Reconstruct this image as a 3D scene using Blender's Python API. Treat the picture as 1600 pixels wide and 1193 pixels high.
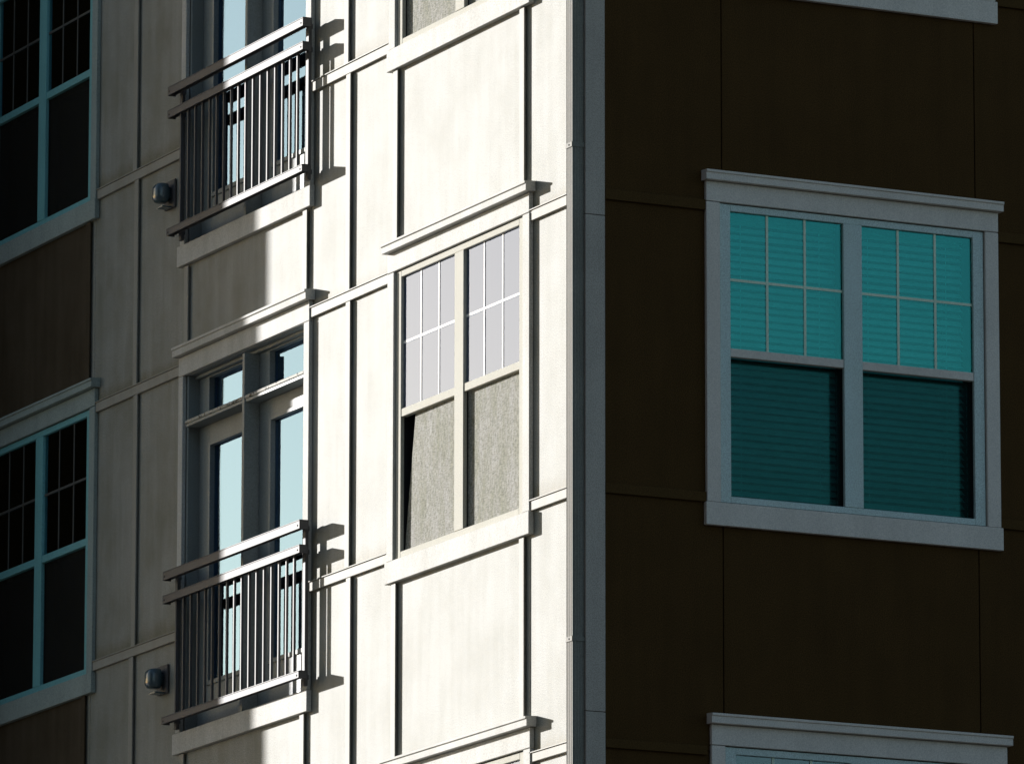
import bpy, bmesh, math, random
from mathutils import Vector, Matrix
random.seed(7)
sc = bpy.context.scene
for o in list(bpy.data.objects): bpy.data.objects.remove(o)

# ------------------------------------------------------------------ camera
cam = bpy.data.cameras.new('camera'); co = bpy.data.objects.new('camera', cam); sc.collection.objects.link(co)
cam.sensor_width = 36; cam.lens = 271.9; cam.clip_start = 0.5; cam.clip_end = 3000
yaw, pit, rol = 0.455601, 0.197877, 0.00125
fw = Vector((math.cos(pit)*math.sin(yaw), math.cos(pit)*math.cos(yaw), math.sin(pit)))
rt = Vector((math.cos(yaw), -math.sin(yaw), 0)); up = rt.cross(fw)
r2 = rt*math.cos(rol)+up*math.sin(rol); u2 = up*math.cos(rol)-rt*math.sin(rol)
co.matrix_world = Matrix(((r2.x, u2.x, -fw.x, -19.676), (r2.y, u2.y, -fw.y, -39.162), (r2.z, u2.z, -fw.z, 1.6), (0, 0, 0, 1)))
sc.camera = co

# ------------------------------------------------------------------ sky, sun, exposure
SUN_AZ = math.radians(-18.5)      # from +Y towards +X
SUN_EL = math.radians(12.3)
w = bpy.data.worlds.new('World'); sc.world = w; w.use_nodes = True
nt = w.node_tree; bg = nt.nodes['Background']
sk = nt.nodes.new('ShaderNodeTexSky'); sk.sky_type = 'NISHITA'; sk.sun_disc = False
sk.sun_elevation = SUN_EL; sk.sun_rotation = SUN_AZ
sk.air_density = 1.0; sk.dust_density = 0.7; sk.ozone_density = 0.8
nt.links.new(sk.outputs[0], bg.inputs[0]); bg.inputs[1].default_value = 0.05
sd = bpy.data.lights.new('sun', 'SUN'); sd.energy = 3.9; sd.angle = math.radians(0.53); sd.color = (1.0, 0.975, 0.945)
so = bpy.data.objects.new('sun', sd); sc.collection.objects.link(so)
sdir = Vector((math.sin(SUN_AZ)*math.cos(SUN_EL), math.cos(SUN_AZ)*math.cos(SUN_EL), math.sin(SUN_EL)))
so.rotation_euler = sdir.to_track_quat('Z', 'Y').to_euler(); so.location = (-20, 60, 40)
vs = sc.view_settings
vs.view_transform = 'Standard'; vs.look = 'None'; vs.gamma = 1.0; vs.use_curve_mapping = False
vs.exposure = 1.50
sc.render.engine = 'CYCLES'
sc.cycles.max_bounces = 8

# ------------------------------------------------------------------ materials
def newmat(name):
    m = bpy.data.materials.new(name); m.use_nodes = True
    return m, m.node_tree, m.node_tree.nodes['Principled BSDF']
def N(t, typ, **k):
    n = t.nodes.new(typ)
    for a, b in k.items(): setattr(n, a, b)
    return n
def ramp(t, fac, p0, c0, p1, c1):
    r = N(t, 'ShaderNodeValToRGB'); e = r.color_ramp.elements
    e[0].position = p0; e[0].color = (*c0, 1); e[1].position = p1; e[1].color = (*c1, 1)
    t.links.new(fac, r.inputs[0]); return r.outputs[0]
def noise(t, vec, scale, detail=4, rough=.55):
    n = N(t, 'ShaderNodeTexNoise'); n.inputs['Scale'].default_value = scale
    n.inputs['Detail'].default_value = detail; n.inputs['Roughness'].default_value = rough
    if vec is not None: t.links.new(vec, n.inputs['Vector'])
    return n.outputs[0]
def mulc(t, a, b, f=1.0):
    x = N(t, 'ShaderNodeMix', data_type='RGBA', blend_type='MULTIPLY'); x.inputs[0].default_value = f
    t.links.new(a, x.inputs[6]); t.links.new(b, x.inputs[7]); return x.outputs[2]
def world_coords(t, sx, sy, sz):
    g = N(t, 'ShaderNodeNewGeometry'); mp = N(t, 'ShaderNodeMapping'); mp.inputs['Scale'].default_value = (sx, sy, sz)
    t.links.new(g.outputs['Position'], mp.inputs['Vector']); return mp.outputs[0]
def painted(name, col, rough=.7, streak=.25, stain=.2, grain=.25, bump=.25, spec=.3, tint=(.62, .58, .48), grime=False):
    """painted board: rain streaks, blotches of dirt, fine stucco/film grain, slight relief"""
    m, t, p = newmat(name)
    base = N(t, 'ShaderNodeRGB'); base.outputs[0].default_value = (*col, 1); c = base.outputs[0]
    vs_ = world_coords(t, 5.5, 5.5, .55)
    c = mulc(t, c, ramp(t, noise(t, vs_, 1.6, 5, .6), .33, tint, .62, (1, 1, 1)), streak)
    vb = world_coords(t, 1, 1, 1)
    c = mulc(t, c, ramp(t, noise(t, vb, 2.3, 6, .62), .30, tint, .60, (1, 1, 1)), stain)
    if grime:      # dirt gathered along the foot and head of each board, with its own ragged outline
        tc = N(t, 'ShaderNodeTexCoord'); sp = N(t, 'ShaderNodeSeparateXYZ'); t.links.new(tc.outputs['Generated'], sp.inputs[0])
        a_ = N(t, 'ShaderNodeMath', operation='MULTIPLY_ADD'); a_.inputs[1].default_value = .10; a_.inputs[2].default_value = -.02
        t.links.new(noise(t, world_coords(t, 9, 9, 3), 1.2, 5, .65), a_.inputs[0])
        b_ = N(t, 'ShaderNodeMath', operation='SUBTRACT'); t.links.new(sp.outputs[2], b_.inputs[0]); t.links.new(a_.outputs[0], b_.inputs[1])
        c = mulc(t, c, ramp(t, b_.outputs[0], 0.0, (.70, .64, .50), .05, (1, 1, 1)), .8)
    g = noise(t, vb, 150, 2, .7)
    c = mulc(t, c, ramp(t, g, .36, (.30, .30, .31), .62, (1, 1, 1)), grain)
    t.links.new(c, p.inputs['Base Color'])
    p.inputs['Roughness'].default_value = rough; p.inputs['Specular IOR Level'].default_value = spec
    b = N(t, 'ShaderNodeBump'); b.inputs['Strength'].default_value = bump; b.inputs['Distance'].default_value = .002
    t.links.new(g, b.inputs['Height']); t.links.new(b.outputs[0], p.inputs['Normal'])
    return m
M = {}
M['beige'] = painted('beige panel paint', (.42, .42, .385), rough=.7, spec=.27, streak=.4, stain=.6, grain=.8, bump=.5, tint=(.58, .57, .46), grime=True)
M['beige_batten'] = painted('beige batten paint', (.40, .39, .35), rough=.7, spec=.27, streak=.3, stain=.3, grain=.4)
M['brown'] = painted('dark brown panel paint', (.088, .046, .014), streak=.3, stain=.35, grain=.7, tint=(.6, .6, .6), spec=.05)
M['brown_batten'] = painted('dark brown batten paint', (.090, .050, .016), streak=.2, stain=.2, grain=.6, tint=(.6, .6, .6), spec=.05)
M['brown_left'] = painted('faded brown panel paint', (.12, .092, .062), streak=.5, stain=.6, grain=.7, spec=.05)
M['trim'] = painted('grey white trim paint', (.66, .65, .615), rough=.75, spec=.16, streak=.45, stain=.5, grain=.45, tint=(.7, .7, .66))
M['shadetrim'] = painted('shaded side trim paint', (.76, .69, .62), rough=.85, spec=.1, streak=.25, stain=.25, grain=.32, tint=(.7, .7, .7))  # trim copy for the shaded facade, lightened and warmed against its dim blue light
M['baytrim'] = painted('shaded bay trim paint', (.42, .49, .465), rough=.85, spec=.1, streak=.35, stain=.35, grain=.5, tint=(.7, .7, .7))  # trim copy with the bay's teal shade put into its colour
M['corner'] = painted('grey corner board paint', (.56, .50, .44), rough=.85, spec=.1, streak=.35, stain=.4, grain=.5, tint=(.7, .7, .7))
M['vinyl_bay_shade'] = painted('shaded bay vinyl frame', (.22, .56, .60), rough=.5, streak=.1, stain=.2, grain=.5)  # vinyl copy, teal shade of the bay mixed into the colour
M['vinyl'] = painted('cream vinyl frame', (.56, .545, .47), rough=.8, spec=.14, streak=.1, stain=.15, grain=.3)
M['door'] = painted('blue grey door paint', (.27, .30, .30), rough=.55, streak=.25, stain=.2, grain=.4)
M['rail'] = painted('grey powder coated steel', (.115, .112, .118), rough=.65, streak=.25, stain=.35, grain=.4, spec=.3)
M['gutter'] = painted('grey aluminium downspout', (.26, .25, .22), rough=.7, streak=.45, stain=.3, grain=.4, spec=.15)
M['grid'] = painted('white grille bar', (.74, .74, .72), rough=.7, spec=.25, streak=0, stain=.05, grain=.15)
M['grid_dim'] = painted('shaded bay grille bar', (.09, .09, .085), rough=.6, streak=0, stain=.2, grain=.3)  # grille copy darkened in colour to stand for the shaded bay
M['near_black'] = painted('near black recess shade and fittings', (.012, .012, .014), grain=.1, streak=0, stain=0)  # fills window recesses where only shade lies; also bolts and far windows
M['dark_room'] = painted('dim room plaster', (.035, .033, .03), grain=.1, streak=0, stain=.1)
M['slat'] = painted('teal blind slat', (.16, .86, .82), rough=.5, streak=0, stain=.35, grain=.4, tint=(.5, .6, .6))
M['asphalt'] = painted('asphalt', (.05, .05, .05), grain=.4)
M['lot'] = painted('worn asphalt lot', (.085, .08, .072), grain=.4)
M['paving'] = painted('concrete paving', (.30, .29, .27), grain=.3)
M['brick_far'] = painted('brown render', (.10, .075, .055), streak=.3, stain=.4)
M['far_glass'] = painted('dark blue green cladding', (.010, .045, .052), streak=.1, stain=.2)
M['roof'] = painted('roof felt', (.08, .08, .08))

def glass(name, tint, base_refl, wob=.0):
    m = bpy.data.materials.new(name); m.use_nodes = True; t = m.node_tree; t.nodes.clear()
    out = N(t, 'ShaderNodeOutputMaterial'); mx = N(t, 'ShaderNodeMixShader')
    gl = N(t, 'ShaderNodeBsdfGlossy'); gl.inputs['Color'].default_value = (*tint, 1); gl.inputs['Roughness'].default_value = .02
    tr = N(t, 'ShaderNodeBsdfTransparent'); tr.inputs['Color'].default_value = (.82, .88, .88, 1)
    fr = N(t, 'ShaderNodeLayerWeight'); fr.inputs['Blend'].default_value = .35
    mr = N(t, 'ShaderNodeMapRange'); mr.inputs['To Min'].default_value = base_refl; mr.inputs['To Max'].default_value = 1
    t.links.new(fr.outputs['Fresnel'], mr.inputs['Value']); t.links.new(mr.outputs[0], mx.inputs[0])
    t.links.new(tr.outputs[0], mx.inputs[1]); t.links.new(gl.outputs[0], mx.inputs[2])
    if wob:
        b = N(t, 'ShaderNodeBump'); b.inputs['Strength'].default_value = wob; b.inputs['Distance'].default_value = .01
        t.links.new(noise(t, world_coords(t, 1, 1, 1), 1.5, 1), b.inputs['Height']); t.links.new(b.outputs[0], gl.inputs['Normal'])
    t.links.new(mx.outputs[0], out.inputs[0]); return m
M['glass_door'] = glass('cyan sky tint glass', (.40, .66, 1.0), .25, .05)  # cyan of the reflected sky is put into the gloss tint
M['glass_lit'] = glass('pale violet sky tint glass', (.58, .69, .98), .25, .06)  # pale violet of the sky reflection carried by the gloss tint
M['glass_teal'] = glass('teal reflection tint glass', (.12, .78, .72), .07)  # gloss tint colours the sky reflection teal on the shaded wall
M['glass_low'] = glass('green tinted glass', (.15, .8, .75), .02)
M['glass_dark'] = glass('clear dark glass', (.7, .9, 1.0), .02)

def screen(name, c0, c1, cover, scale=260):
    """insect mesh: woven threads with part coverage"""
    m = bpy.data.materials.new(name); m.use_nodes = True; t = m.node_tree; p = t.nodes['Principled BSDF']
    p.inputs['Roughness'].default_value = .8; p.inputs['Specular IOR Level'].default_value = .1
    a = noise(t, world_coords(t, 1, 30, 120), 1, 4, .7); b = noise(t, world_coords(t, 1, 95, 22), 1, 4, .7)
    ad = N(t, 'ShaderNodeMath', operation='ADD'); t.links.new(a, ad.inputs[0]); t.links.new(b, ad.inputs[1])
    hf = N(t, 'ShaderNodeMath', operation='MULTIPLY'); hf.inputs[1].default_value = .5; t.links.new(ad.outputs[0], hf.inputs[0])
    t.links.new(ramp(t, hf.outputs[0], .39, c0, .58, c1), p.inputs['Base Color'])
    lo = ramp(t, noise(t, world_coords(t, 1, 7, 1.6), 1.3, 4, .7), .35, (.62, .64, .45), .62, (1, 1, 1))
    t.links.new(mulc(t, p.inputs['Base Color'].links[0].from_socket, lo, .8), p.inputs['Base Color'])
    p.inputs['Alpha'].default_value = cover
    return m
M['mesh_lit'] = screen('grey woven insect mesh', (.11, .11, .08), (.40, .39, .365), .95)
M['mesh_dim'] = screen('dim insect mesh', (.008, .04, .042), (.018, .07, .072), .45)  # mesh copy for the shaded wall, shade mixed into its thread colours
M['mesh_bay_shade'] = screen('shaded bay insect mesh', (.006, .006, .005), (.02, .019, .017), .9)  # mesh copy painted near black for the shaded bay

def ledge_mat():
    m, t, p = newmat('peeling paint ledge')
    v = world_coords(t, 1, 1, 1)
    f = noise(t, v, 24, 4, .7)
    t.links.new(ramp(t, f, .54, (.42, .41, .36), .58, (.03, .028, .02)), p.inputs['Base Color'])
    p.inputs['Roughness'].default_value = .8; return m
M['ledge'] = ledge_mat()

# ------------------------------------------------------------------ helpers
def L(u, o, z): return Vector((-o, u, z))      # left facade: distance from corner, stand-off, height
def R(u, o, z): return Vector((u, -o, z))      # right facade
def add_box(bm, F, u0, u1, o0, o1, z0, z1, bev=0.0):
    vs = [bm.verts.new(F(u, o, z)) for u in (u0, u1) for o in (o0, o1) for z in (z0, z1)]
    fs = []
    for q in ((0,1,3,2), (4,6,7,5), (0,4,5,1), (2,3,7,6), (0,2,6,4), (1,5,7,3)):
        fs.append(bm.faces.new([vs[i] for i in q]))
    bmesh.ops.recalc_face_normals(bm, faces=fs)
    if bev:
        es = list({e for f in fs for e in f.edges})
        bmesh.ops.bevel(bm, geom=es, offset=bev, segments=1, affect='EDGES', profile=.5)
def link(name, bm, mat, parent=None):
    me = bpy.data.meshes.new(name); bm.to_mesh(me); bm.free()
    me.materials.append(mat)
    o = bpy.data.objects.new(name, me); sc.collection.objects.link(o)
    if parent is not None:
        o.parent = parent; o.matrix_parent_inverse = Matrix.Translation(-wl(parent))
    return o
WL = {}
def wl(o): return WL.get(o.name, Vector((0, 0, 0)))
def box(name, F, u0, u1, o0, o1, z0, z1, mat, parent=None, bev=.0025):
    bm = bmesh.new(); add_box(bm, F, u0, u1, o0, o1, z0, z1, bev)
    return link(name, bm, mat, parent)
def boxes(name, F, lst, mat, parent=None, bev=.0025):
    bm = bmesh.new()
    for b in lst: add_box(bm, F, *b, bev)
    return link(name, bm, mat, parent)
def empty(name, loc, parent=None):
    o = bpy.data.objects.new(name, None); o.empty_display_size = .2; sc.collection.objects.link(o)
    o.location = loc; WL[o.name] = Vector(loc)
    if parent is not None: o.parent = parent; o.matrix_parent_inverse = Matrix.Translation(-wl(parent))
    return o
def tag(o, label, cat, group=None):
    o['label'] = label; o['category'] = cat
    if group: o['group'] = group
    return o
def quad(name, pts, mat, parent=None, thick=None):
    bm = bmesh.new(); bm.faces.new([bm.verts.new(p) for p in pts]); return link(name, bm, mat, parent)

# ------------------------------------------------------------------ ground
g = bmesh.new(); add_box(g, lambda a, b, c: Vector((a, b, c)), -600, 600, -600, 600, -.3, 0)
o = link('ground', g, M['lot']); o['kind'] = 'structure'
o = box('road', lambda a, b, c: Vector((a, b, c)), -25, -12, -300, 300, -.1, .004, M['asphalt'], bev=0); o['kind'] = 'structure'

# ------------------------------------------------------------------ added unseen blocks that cut sky light and shape reflections
def added_street_block(x0, x1, y0, y1, h, face, mat, label):
    I = lambda a, b, c: Vector((a, b, c))
    t = empty('added_street_block', ((x0+x1)/2, (y0+y1)/2, 0)); tag(t, label, 'building')
    box('wall', I, x0, x1, y0, y1, 0, h, mat, t, 0)
    box('roof', I, x0-.4, x1+.4, y0-.4, y1+.4, h+.002, h+.5, M['roof'], t, 0)
    a0, a1 = (y0, y1) if face == 'x' else (x0, x1)
    n = int((a1-a0)/6)
    for k in range(int(h//3.4)-1):
        for i in range(n):
            a = a0+3+i*(a1-a0-6)/max(1, n-1); z = 1.4+k*3.4
            if face == 'x': box('window', I, x1+.002, x1+.05, a-.8, a+.8, z, z+1.6, M['near_black'], t, 0)
            else: box('window', I, a-.8, a+.8, y1+.002, y1+.05, z, z+1.6, M['near_black'], t, 0)
added_street_block(-62, -40, -100, -6, 40, 'x', M['brick_far'], 'long brown block across the street, added out of view to darken shaded faces')
added_street_block(-16, 100, -88, -68, 18, 'y', M['far_glass'], 'dark blue green block behind the viewer, added unseen to dim the brown siding')

# ------------------------------------------------------------------ the building
B = empty('apartment_building', (0, 0, 0))
tag(B, 'corner of an apartment block, pale sunlit panels left, dark brown shaded panels right', 'building')

def sheath(F, u0, u1, z0, z1, holes, mat, o0=-.17, o1=-.014):
    us = sorted({u0, u1, *[h[0] for h in holes], *[h[1] for h in holes]})
    zs = sorted({z0, z1, *[h[2] for h in holes], *[h[3] for h in holes]})
    bm = bmesh.new()
    for a, b in zip(us, us[1:]):
        for c, d in zip(zs, zs[1:]):
            if any(h[0] <= a and b <= h[1] and h[2] <= c and d <= h[3] for h in holes): continue
            add_box(bm, F, a, b, o0, o1, c, d)
    return link('wall', bm, mat, B)
# window centres along each facade, and the height shift of each unit (0 = the unit whose sill underside is at 9.61)
WIN_L = [(1.675, -3.185, 'lit'), (1.69, 0.0, 'lit'), (1.69, 3.19, 'lit'), (8.205, -0.01, 'bay'), (8.235, 3.19, 'bay')]
WIN_R = [(1.743, 0.0, 'dim'), (1.743, 3.2, 'dim'), (1.765, -3.21, 'dim')]
DOORS = [0.0, 3.195]
hl = [(c-.885, c+.885, 9.76+d, 11.53+d) for c, d, k in WIN_L] + [(3.87, 5.77, 9.10+d, 11.475+d) for d in DOORS]
hr = [(c-.885, c+.885, 9.76+d, 11.53+d) for c, d, k in WIN_R]
TOP = 17.2
sheath(L, .16, 9.33, 0, TOP, hl, M['beige_batten'])
sheath(R, -.0, 8.0, 0, TOP, hr, M['brown_batten'])
# projecting wing up-sun of the facade (its end wall just misses the picture)
box('wing_wall', L, 9.335, 20.0, -6, 1.62, 0, TOP, M['brown_batten'], B, 0)
# back volume and roof
box('core', lambda a, b, c: Vector((a, b, c)), 1.6, 8.0, 1.6, 20.0, 0, TOP-.05, M['dark_room'], B, 0)
boxes('roof', lambda a, b, c: Vector((a, b, c)), [(-.3, 8.3, -.3, 9.3, TOP, TOP+.25), (-1.95, 8.3, 9.3, 20.3, TOP, TOP+.25)], M['roof'], B)

# ---- siding panels
def panel(F, u0, u1, z0, z1, mat):
    box('panel', F, u0, u1, -.0125, 0, z0, z1, mat, B, .002)
HI, LO = [14.71, 11.51, 8.29, 5.1], [12.955, 9.775, 6.56]
band_z = [(14.68, 14.74), (12.925, 12.987), (11.478, 11.54), (9.745, 9.803), (8.262, 8.315), (6.53, 6.59)]
rows = []
for (a0, a1), (b0, b1) in zip(band_z, band_z[1:]): rows.append(((b0+b1)/2+.003, (a0+a1)/2-.003))
rows.append((4.9, 6.557)); rows.insert(0, (14.713, TOP-.01))
side_cols = [(.0, .74), (2.64, 3.262), (3.268, 3.85), (5.80, 6.572), (6.578, 7.30)]
for z0, z1 in rows:
    for u0, u1 in side_cols: panel(L, u0, u1, z0, z1, M['beige'])
for d in (0, 3.2):
    # under a window / a balcony door
    for u0, u1 in ((.744, 2.636),):
        panel(L, u0, u1, 8.44+d, 9.68+d, M['beige'])
    panel(L, 3.854, 5.796, 8.40+d, 9.05+d, M['beige'])
    panel(L, 7.386, 9.33, 8.44+d, 9.68+d, M['brown_left'])
    panel(L, 7.304, 7.38, 8.44+d, 9.68+d, M['beige'])
for u0, u1 in ((.744, 2.636), (7.304, 9.33)): panel(L, u0, u1, 14.88, TOP-.01, M['beige'])
panel(L, 3.854, 5.796, 14.86, TOP-.01, M['beige'])
# right facade
for z0, z1 in rows:
    e0, e1 = (.782, 2.718) if any(abs(z1-q) < .1 for q in (14.71, 11.51, 8.29)) else (.876, 2.587)
    panel(R, .0, e0, z0, z1, M['brown'])
    panel(R, e1, 4.3, z0, z1, M['brown']); panel(R, 4.306, 6.2, z0, z1, M['brown']); panel(R, 6.206, 7.99, z0, z1, M['brown'])
for d in (-3.2, 0, 3.2):
    panel(R, .883, 2.580, 8.44+d, 9.68+d, M['brown'])
panel(R, .786, 2.714, 14.88, TOP-.01, M['brown'])

# ---- horizontal bands
def band(F, u0, u1, z0, z1, mat):
    box('band', F, u0, u1, .001, .021, z0, z1, mat, B)
def flash(F, u0, u1, z, mat):
    box('flashing', F, u0, u1, .0005, .028, z, z+.006, mat, B, 0)
for z0, z1 in band_z:
    sill_row = (z0 in (12.925, 9.745, 6.53))
    e = .70 if sill_row else .712
    for u0, u1 in ((.132, .709), (2.671, 3.813), (5.842, 7.226 if z0 < 11.6 else 7.240)):
        band(L, u0, u1, z0, z1, M['beige_batten']); flash(L, u0, u1, z1+.0005, M['beige_batten'])
    band(R, .105, .762, z0, z1, M['brown_batten']); band(R, 2.726, 7.99, z0, z1, M['brown_batten'])

# ---- vertical battens: (lower z, upper z, u) for every length between two bands
def batten(F, u, z0, z1, mat, wd=.064, t=.021):
    # hollow back shaped to darken the batten sides: face plate on a narrower spine
    boxes('batten', F, [(u, u+wd, t-.007, t, z0, z1), (u+.016, u+wd-.016, .001, t-.0071, z0+.003, z1-.003)], mat, B, .0015)
seg = [(12.996, 14.678), (11.549, 12.923), (9.812, 11.476), (8.324, 9.743), (6.6, 8.26)]
for (z0, z1), ub, uc in zip(seg, (6.580, 6.548, 6.530, 6.556, 6.58), (3.272, 3.238, 3.226, 3.200, 3.250)):
    batten(L, ub, z0, z1, M['beige_batten']); batten(L, uc, z0, z1, M['beige_batten'])
for d in (0, 3.19):
    s0, s1 = 8.53+d, 9.606+d
    batten(L, 7.350, s0, s1, M['brown_left'])
    batten(L, .795, s0-.01, s1, M['beige_batten'])
    batten(L, 2.552-(0 if d else -.0), s0-.01, s1, M['beige_batten'])
    batten(L, 5.722, 8.475+d, 8.993+d, M['beige_batten']); batten(L, 3.876, 8.475+d, 8.993+d, M['beige_batten'])
# ---- corner boards
for z0, z1 in ((11.378, 14.55), (8.466, 11.374), (5.2, 8.462), (14.554, TOP-.01), (.02, 5.196)):
    box('corner_board', R, -.026, .100, .001, .026, z0, z1, M['corner'], B, .002)
    box('corner_board', L, -.0005, .128, .001, .026, z0, z1, M['trim'], B, .002)

# ------------------------------------------------------------------ window units
def make_window(F, c, dz, kind):
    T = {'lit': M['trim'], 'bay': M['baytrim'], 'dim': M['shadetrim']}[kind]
    V = {'lit': M['vinyl'], 'bay': M['vinyl_bay_shade'], 'dim': M['shadetrim']}[kind]
    VV = {'lit': M['vinyl'], 'bay': M['vinyl_bay_shade'], 'dim': M['vinyl_shade_tint']}[kind]
    G = {'lit': M['glass_lit'], 'bay': M['glass_dark'], 'dim': M['glass_teal']}[kind]
    if kind == 'dim' and dz < 0: G = M['glass_dark']
    Z = lambda z: z+dz
    # frame is the window part itself, everything else hangs under it
    jl, jr, zb, zt = c-.884, c+.884, 9.752, 11.528
    fr = [(jl, jl+.070, -.012, .012, Z(zb), Z(zt)), (jr-.070, jr, -.012, .012, Z(zb), Z(zt)),
          (jl+.070, jr-.070, -.012, .012, Z(11.488), Z(zt)), (jl+.070, jr-.070, -.012, .012, Z(zb), Z(9.790))]
    w_ = boxes('window', F, fr, VV, B)
    box('mullion', F, c-.062, c+.062, -.012, .014, Z(9.7905), Z(11.4875), VV, w_)
    boxes('channel', F, [(jl, jl+.0695, -.0995, -.0125, Z(zb), Z(zt)), (jr-.0695, jr, -.0995, -.0125, Z(zb), Z(zt)), (c-.0615, c+.0615, -.0995, -.0125, Z(9.7905), Z(11.4875)), (jl+.07, jr-.07, -.0995, -.0125, Z(zb), Z(9.7895))], M['near_black'], w_, 0)  # black lining put in to stand for shade inside the recess
    box('casing', F, c-.98, c-.890, .001, .028, Z(9.748), Z(11.530), T, w_)
    box('casing', F, c+.890, c+.98, .001, .028, Z(9.748), Z(11.530), T, w_)
    # thin outer lip of the vinyl frame, leaving a fine dark line to the casing
    box('head_casing', F, c-.98, c+.98, .001, .029, Z(11.534), Z(11.652), T, w_)
    cr = bmesh.new()
    prof = [(.001, 11.655), (.064, 11.655), (.066, 11.657), (.066, 11.694), (.074, 11.699), (.074, 11.712), (.001, 11.717)]
    a, b = c-.998-(.012 if F is L else 0), c+.998-(.012 if F is L else 0)
    va = [cr.verts.new(F(a, o_, Z(z_))) for o_, z_ in prof]; vb = [cr.verts.new(F(b, o_, Z(z_))) for o_, z_ in prof]
    n = len(prof)
    for i in range(n): cr.faces.new((va[i], va[(i+1) % n], vb[(i+1) % n], vb[i]))
    cr.faces.new(va); cr.faces.new(vb[::-1]); bmesh.ops.recalc_face_normals(cr, faces=cr.faces)
    link('crown', cr, T, w_)
    box('sill', F, c-.99, c+.99, .001, .036, Z(9.61), Z(9.745), T, w_)
    for s, (g0, g1) in enumerate(((c-.814, c-.062), (c+.062, c+.814))):
        box('sash_rail', F, g0+.0005, g1-.0005, -.03, .009, Z(10.620), Z(10.670), V, w_)
        # upper sash
        box('pane', F, g0+.001, g1-.001, -.010, -.006, Z(10.671), Z(11.4875), G, w_, 0)
        gm = {'lit': M['grid'], 'bay': M['grid_dim'], 'dim': M['grid_shade_tint']}[kind]
        fo = (-.0058, -.0028)
        for k in (1, 2):
            x = g0+(g1-g0)*k/3
            box('muntin', F, x-.008, x+.008, fo[0], fo[1], Z(10.671), Z(11.4875), gm, w_, 0)
        box('muntin', F, g0+.001, g1-.001, fo[0]-.0005, fo[1]-.0005, Z(11.073), Z(11.089), gm, w_, 0)
        # lower sash, set back, with an insect screen before it
        box('pane', F, g0+.001, g1-.001, -.085, -.081, Z(9.7905), Z(10.6195), M['glass_low'] if kind == 'dim' else M['glass_dark'], w_, 0)
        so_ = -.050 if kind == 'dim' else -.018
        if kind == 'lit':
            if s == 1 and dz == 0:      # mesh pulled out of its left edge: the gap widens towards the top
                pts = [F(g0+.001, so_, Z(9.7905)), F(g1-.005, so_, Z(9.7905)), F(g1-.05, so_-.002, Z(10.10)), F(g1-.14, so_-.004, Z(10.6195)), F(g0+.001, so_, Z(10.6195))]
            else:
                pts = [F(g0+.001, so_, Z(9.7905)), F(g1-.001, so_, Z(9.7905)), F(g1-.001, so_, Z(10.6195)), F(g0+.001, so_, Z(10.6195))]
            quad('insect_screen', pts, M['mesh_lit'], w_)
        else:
            quad('insect_screen', [F(g0+.001, so_, Z(9.7905)), F(g1-.001, so_, Z(9.7905)), F(g1-.001, so_, Z(10.6195)), F(g0+.001, so_, Z(10.6195))], M['mesh_bay_shade'] if kind == 'bay' else M['mesh_dim'], w_)
    # dim room behind
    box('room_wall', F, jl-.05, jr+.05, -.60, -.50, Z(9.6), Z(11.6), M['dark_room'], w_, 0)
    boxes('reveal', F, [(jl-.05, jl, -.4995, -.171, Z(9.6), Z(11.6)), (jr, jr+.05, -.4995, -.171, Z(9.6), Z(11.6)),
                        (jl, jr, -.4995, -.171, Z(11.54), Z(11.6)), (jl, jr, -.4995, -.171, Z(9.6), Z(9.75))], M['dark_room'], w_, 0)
    return w_
M['vinyl_shade_tint'] = painted('shaded wall vinyl frame', (.62, .74, .72), rough=.5, streak=.1, stain=.2, grain=.5)  # frame copy for the shaded wall, its bluish light put into the colour
M['grid_shade_tint'] = painted('shaded wall grille bar', (.70, .82, .66), rough=.5, streak=0, stain=.2, grain=.3)  # grille copy tinted with the teal light of the shaded wall
for c, d, k in WIN_L: make_window(L, c, d, k)
for c, d, k in WIN_R: make_window(R, c, d, k)

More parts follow.
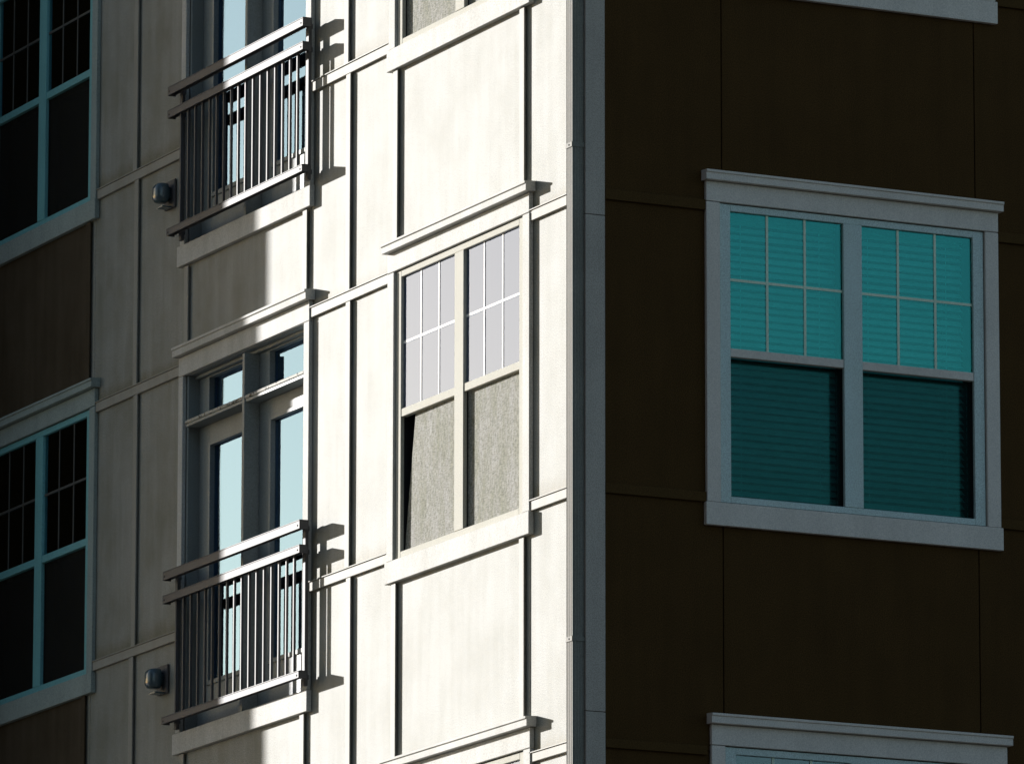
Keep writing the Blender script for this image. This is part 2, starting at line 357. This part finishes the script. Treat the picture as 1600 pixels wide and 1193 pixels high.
# ------------------------------------------------------------------ balcony door units
def make_door(dz):
    Z = lambda z: z+dz
    T = M['trim']
    w_ = box('balcony_door', L, 3.87, 3.90, -.165, .0, Z(9.131), Z(11.457), M['door'], B)
    box('side_jamb', L, 5.74, 5.77, -.165, .0, Z(9.131), Z(11.457), M['door'], w_)
    box('casing', L, 3.815, 3.897, .001, .028, Z(9.136), Z(11.460), T, w_)
    box('casing', L, 5.772, 5.842, .001, .028, Z(9.136), Z(11.460), T, w_)
    box('head_casing', L, 3.815, 5.842, .001, .028, Z(11.463), Z(11.588), T, w_)
    cr = bmesh.new()
    prof = [(.001, 11.592), (.064, 11.592), (.066, 11.594), (.066, 11.634), (.074, 11.639), (.074, 11.654), (.001, 11.660)]
    va = [cr.verts.new(L(3.790, o_, Z(z_))) for o_, z_ in prof]; vb = [cr.verts.new(L(5.862, o_, Z(z_))) for o_, z_ in prof]
    n = len(prof)
    for i in range(n): cr.faces.new((va[i], va[(i+1) % n], vb[(i+1) % n], vb[i]))
    cr.faces.new(va); cr.faces.new(vb[::-1]); bmesh.ops.recalc_face_normals(cr, faces=cr.faces)
    link('crown', cr, T, w_)
    box('sill', L, 3.802, 5.872, .001, .036, Z(8.997), Z(9.132), T, w_)
    box('threshold', L, 3.901, 5.739, -.165, .010, Z(9.10), Z(9.130), M['door'], w_)
    box('head_jamb', L, 3.901, 5.739, -.165, -.001, Z(11.458), Z(11.474), M['door'], w_)
    box('head_stop', L, 3.901, 5.739, -.165, -.045, Z(11.436), Z(11.4575), M['door'], w_)
    box('post', L, 4.797, 4.834, -.165, .027, Z(9.1305), Z(11.4355), M['door'], w_)
    for u0, u1 in ((3.9005, 4.7965), (4.8345, 5.7395)):
        box('transom_bar', L, u0, u1, -.165, .019, Z(11.118), Z(11.1375), M['door'], w_, .002)
        box('ledge', L, u0, u1, -.165, .026, Z(11.138), Z(11.160), M['ledge'], w_, .004)
        # transom light: frame + pane
        boxes('transom_frame', L, [(u1-.16, u1-.0005, -.13, -.075, Z(11.1605), Z(11.4355)), (u0+.0005, u0+.05, -.13, -.075, Z(11.1605), Z(11.4355)),
                                   (u0+.05, u1-.16, -.13, -.075, Z(11.1605), Z(11.20)), (u0+.05, u1-.16, -.13, -.075, Z(11.425), Z(11.4355))], M['door'], w_, .002)
        box('pane', L, u0+.051, u1-.161, -.115, -.111, Z(11.2005), Z(11.4245), M['glass_door'], w_, 0)
        # door leaf: stiles, rails, glazing bead and pane
        boxes('door_leaf', L, [(u1-.165, u1-.001, -.125, -.078, Z(9.135), Z(11.117)), (u0+.001, u0+.12, -.125, -.078, Z(9.135), Z(11.117)),
                               (u0+.12, u1-.165, -.125, -.078, Z(11.0), Z(11.117)), (u0+.12, u1-.165, -.125, -.078, Z(9.135), Z(9.415))], M['door'], w_, .002)
        boxes('glazing_bead', L, [(u1-.195, u1-.1655, -.120, -.068, Z(9.4155), Z(10.9995)), (u0+.1205, u0+.145, -.120, -.068, Z(9.4155), Z(10.9995)),
                                  (u0+.145, u1-.195, -.120, -.068, Z(10.975), Z(10.9995)), (u0+.145, u1-.195, -.120, -.068, Z(9.4155), Z(9.445))], M['door'], w_, .002)
        box('pane', L, u0+.1455, u1-.1955, -.105, -.101, Z(9.4455), Z(10.9745), M['glass_door'], w_, 0)
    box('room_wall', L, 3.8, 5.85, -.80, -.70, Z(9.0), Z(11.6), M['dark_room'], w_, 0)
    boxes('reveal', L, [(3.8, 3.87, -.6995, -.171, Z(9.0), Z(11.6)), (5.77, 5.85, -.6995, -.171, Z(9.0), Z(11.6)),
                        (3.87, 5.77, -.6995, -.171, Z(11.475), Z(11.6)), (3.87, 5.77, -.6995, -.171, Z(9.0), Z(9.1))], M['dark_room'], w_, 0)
for d in DOORS: make_door(d)

# ------------------------------------------------------------------ balcony railings
def make_railing(dz, label):
    Z = lambda z: z+dz
    base = L(4.77, .1, Z(9.19))
    t = empty('balcony_railing', base); tag(t, label, 'railing', 'steel railings across the balcony doors')
    u0, u1 = 3.716, 5.832
    def rail(z0, z1, o0=.066, o1=.130):
        # channel: web on top and lips down
        bm = bmesh.new()
        add_box(bm, L, u0, u1, o0, o1, Z(z1)-.008, Z(z1), .002)
        add_box(bm, L, u0, u1, o1-.008, o1, Z(z0), Z(z1)-.0082, .002)
        add_box(bm, L, u0, u1, o0, o0+.006, Z(z0)+.012, Z(z1)-.0082, .002)
        add_box(bm, L, u0, u0+.006, o0+.0065, o1-.0085, Z(z0), Z(z1)-.0085, 0)
        add_box(bm, L, u1-.006, u1, o0+.0065, o1-.0085, Z(z0), Z(z1)-.0085, 0)
        r = link('rail', bm, M['rail'], t)
        for ub in (u0+.03, u1-.03):
            bb = bmesh.new(); F = lambda a, b_, c: L(ub+a, b_, Z(z0)+c)
            res = bmesh.ops.create_uvsphere(bb, u_segments=8, v_segments=5, radius=.007)
            for v in bb.verts: v.co = L(ub+v.co.x, o1+v.co.y*.5, Z((z0+z1)/2-.006)+v.co.z)
            link('bolt', bb, M['near_black'], r)
        return r
    rail(10.120, 10.178); rail(9.968, 10.022); rail(9.186, 9.234)
    for i in range(17):
        x = 3.850+i*.1135
        bm = bmesh.new(); add_box(bm, L, x-.008, x+.008, .092, .108, Z(9.2265), Z(9.975), .001)
        link('baluster', bm, M['rail'], t)
    for ub in (3.775, 5.745):
        box('end_post', L, ub, ub+.040, .040, .062, Z(9.15), Z(10.165), M['rail'], t, .002)
        for z in (10.125, 9.975, 9.190):
            box('bracket', L, ub+.008, ub+.032, .0295, .0395, Z(z), Z(z)+.03, M['rail'], t, .001)
            box('bracket', L, ub+.008, ub+.032, .0625, .0655, Z(z)+.012, Z(z)+.03, M['rail'], t, 0)
make_railing(0.0, 'lower grey steel railing with thin upright bars before the full height balcony door')
make_railing(3.2, 'upper grey steel railing with thin upright bars, cut by the top of the photo')

# ------------------------------------------------------------------ hooded wall vents
def make_vent(u, z, label):
    t = empty('wall_vent', L(u, 0, z)); tag(t, label, 'vent', 'hooded vents on the siding beside the balcony doors')
    box('back_plate', L, u-.085, u+.085, .001, .018, z-.095, z+.095, M['rail'], t, .006)
    # hood: rounded body swelling forward
    bm = bmesh.new(); rings = []
    for o_, s in ((.018, .62), (.045, .72), (.050, .98), (.085, 1.0), (.118, .93), (.135, .72), (.142, .40)):
        ring = []
        for k in range(20):
            a = 2*math.pi*k/20; ca, sa = math.cos(a), math.sin(a)
            e = 4.5; r = (abs(ca)**e+abs(sa)**e)**(-1/e)
            ring.append(bm.verts.new(L(u+.058*s*r*ca, o_*.9, z+.004+.066*s*r*sa)))
        rings.append(ring)
    for a_, b_ in zip(rings, rings[1:]):
        for k in range(20): bm.faces.new((a_[k], a_[(k+1) % 20], b_[(k+1) % 20], b_[k]))
    bm.faces.new(rings[-1]); bm.faces.new(rings[0][::-1]); bmesh.ops.recalc_face_normals(bm, faces=bm.faces)
    for f in bm.faces: f.smooth = True
    link('hood', bm, M['vent'], t)
    box('lip', L, u-.045, u+.045, .019, .085, z-.094, z-.084, M['vent'], t, .002)
M['vent'] = painted('pale blue enamel', (.07, .12, .15), rough=.22, streak=.0, stain=.3, grain=.3, spec=.7)
make_vent(6.045, 12.715, 'upper round fronted vent hood beside the upper balcony railing')
make_vent(6.085, 9.520, 'lower round fronted vent hood beside the lower balcony railing')

# ------------------------------------------------------------------ downspout on the corner
ds = empty('downspout', L(.02, .07, 0)); tag(ds, 'slim square grey downspout running up the building corner', 'downspout')
def fluted(z0, z1):
    bm = bmesh.new(); y0, y1, o0, o1 = -.012, .064, .034, .106
    pr = []
    for k in range(9):   # face towards the street end: fine flutes
        f = k/8; o_ = o0+(o1-o0)*f; pr.append((y0+(.003 if k % 2 else 0), o_))
    for k in range(7):
        f = k/6; pr.append((y0+(y1-y0)*f, o1-(.003 if k % 2 else 0)))
    pr += [(y1, o0)]
    va = [bm.verts.new(L(u_, o_, z0)) for u_, o_ in pr]; vb = [bm.verts.new(L(u_, o_, z1)) for u_, o_ in pr]
    n = len(pr)
    for i in range(n): bm.faces.new((va[i], va[(i+1) % n], vb[(i+1) % n], vb[i]))
    bm.faces.new(va); bm.faces.new(vb[::-1]); bmesh.ops.recalc_face_normals(bm, faces=bm.faces)
    return link('pipe', bm, M['gutter'], ds)
for z0, z1 in ((.3, 5.75), (5.76, 8.875), (8.885, 11.78), (11.79, 14.70), (14.71, 17.0)): fluted(z0, z1)
for z in (5.755, 8.88, 11.785, 14.705):
    s_ = boxes('strap', L, [(-.0145, .0665, .1063, .109, z-.014, z+.014), (-.0148, -.0123, .028, .109, z-.014, z+.014), (.0643, .0668, .028, .106, z-.014, z+.014)], M['gutter'], ds, 0)
    bb = bmesh.new(); bmesh.ops.create_uvsphere(bb, u_segments=8, v_segments=5, radius=.006)
    for v in bb.verts: v.co = L(.025+v.co.x, .109+v.co.y*.6, z+v.co.z)
    link('screw', bb, M['near_black'], s_)

# ------------------------------------------------------------------ blinds in the brown wall's window
def make_blind(c0, c1, label, seed):
    t = empty('venetian_blind', R((c0+c1)/2, -.16, 9.80)); tag(t, label, 'blind', 'teal slatted blinds in the large window of the brown wall')
    rnd = random.Random(seed)
    box('head_rail', R, c0, c1, -.155, -.105, 11.47, 11.505, M['slat'], t)
    z = 11.455
    bm = bmesh.new(); tilt = math.radians(44); hw = .025
    prof = [(-1, 0), (-.5, .10), (0, .13), (.5, .10), (1, 0)]
    va = []; vb = []
    for s_, cc in prof:
        o_ = hw*s_*math.cos(tilt)-cc*hw*math.sin(tilt); zz = -hw*s_*math.sin(tilt)-cc*hw*math.cos(tilt)+.0
        va.append(bm.verts.new(R(0, o_, zz))); vb.append(bm.verts.new(R(c1-c0, o_, zz)))
    for i in range(4): bm.faces.new((va[i], va[i+1], vb[i+1], vb[i]))
    me = bpy.data.meshes.new('slat'); bm.to_mesh(me); bm.free(); me.materials.append(M['slat'])
    k = 0
    while z > 9.80:
        o = bpy.data.objects.new('slat', me); sc.collection.objects.link(o); o.parent = t
        o.matrix_parent_inverse = Matrix.Translation(-wl(t))
        o.location = R(c0, -.128, z); o.rotation_euler = (math.radians(rnd.uniform(-5, 5)), math.radians(rnd.uniform(-.15, .15)), 0)
        z -= .0425; k += 1
    for x in (c0+.12, c1-.12):
        box('ladder_cord', R, x-.001, x+.001, -.104, -.1025, 9.79, 11.47, M['slat'], t, 0)
    box('bottom_rail', R, c0, c1, -.145, -.120, 9.765, 9.785, M['slat'], t)
make_blind(.935, 1.70, 'teal slatted blind behind the left sash of the brown wall window', 3)
make_blind(1.786, 2.555, 'teal slatted blind behind the right sash of the brown wall window', 4)
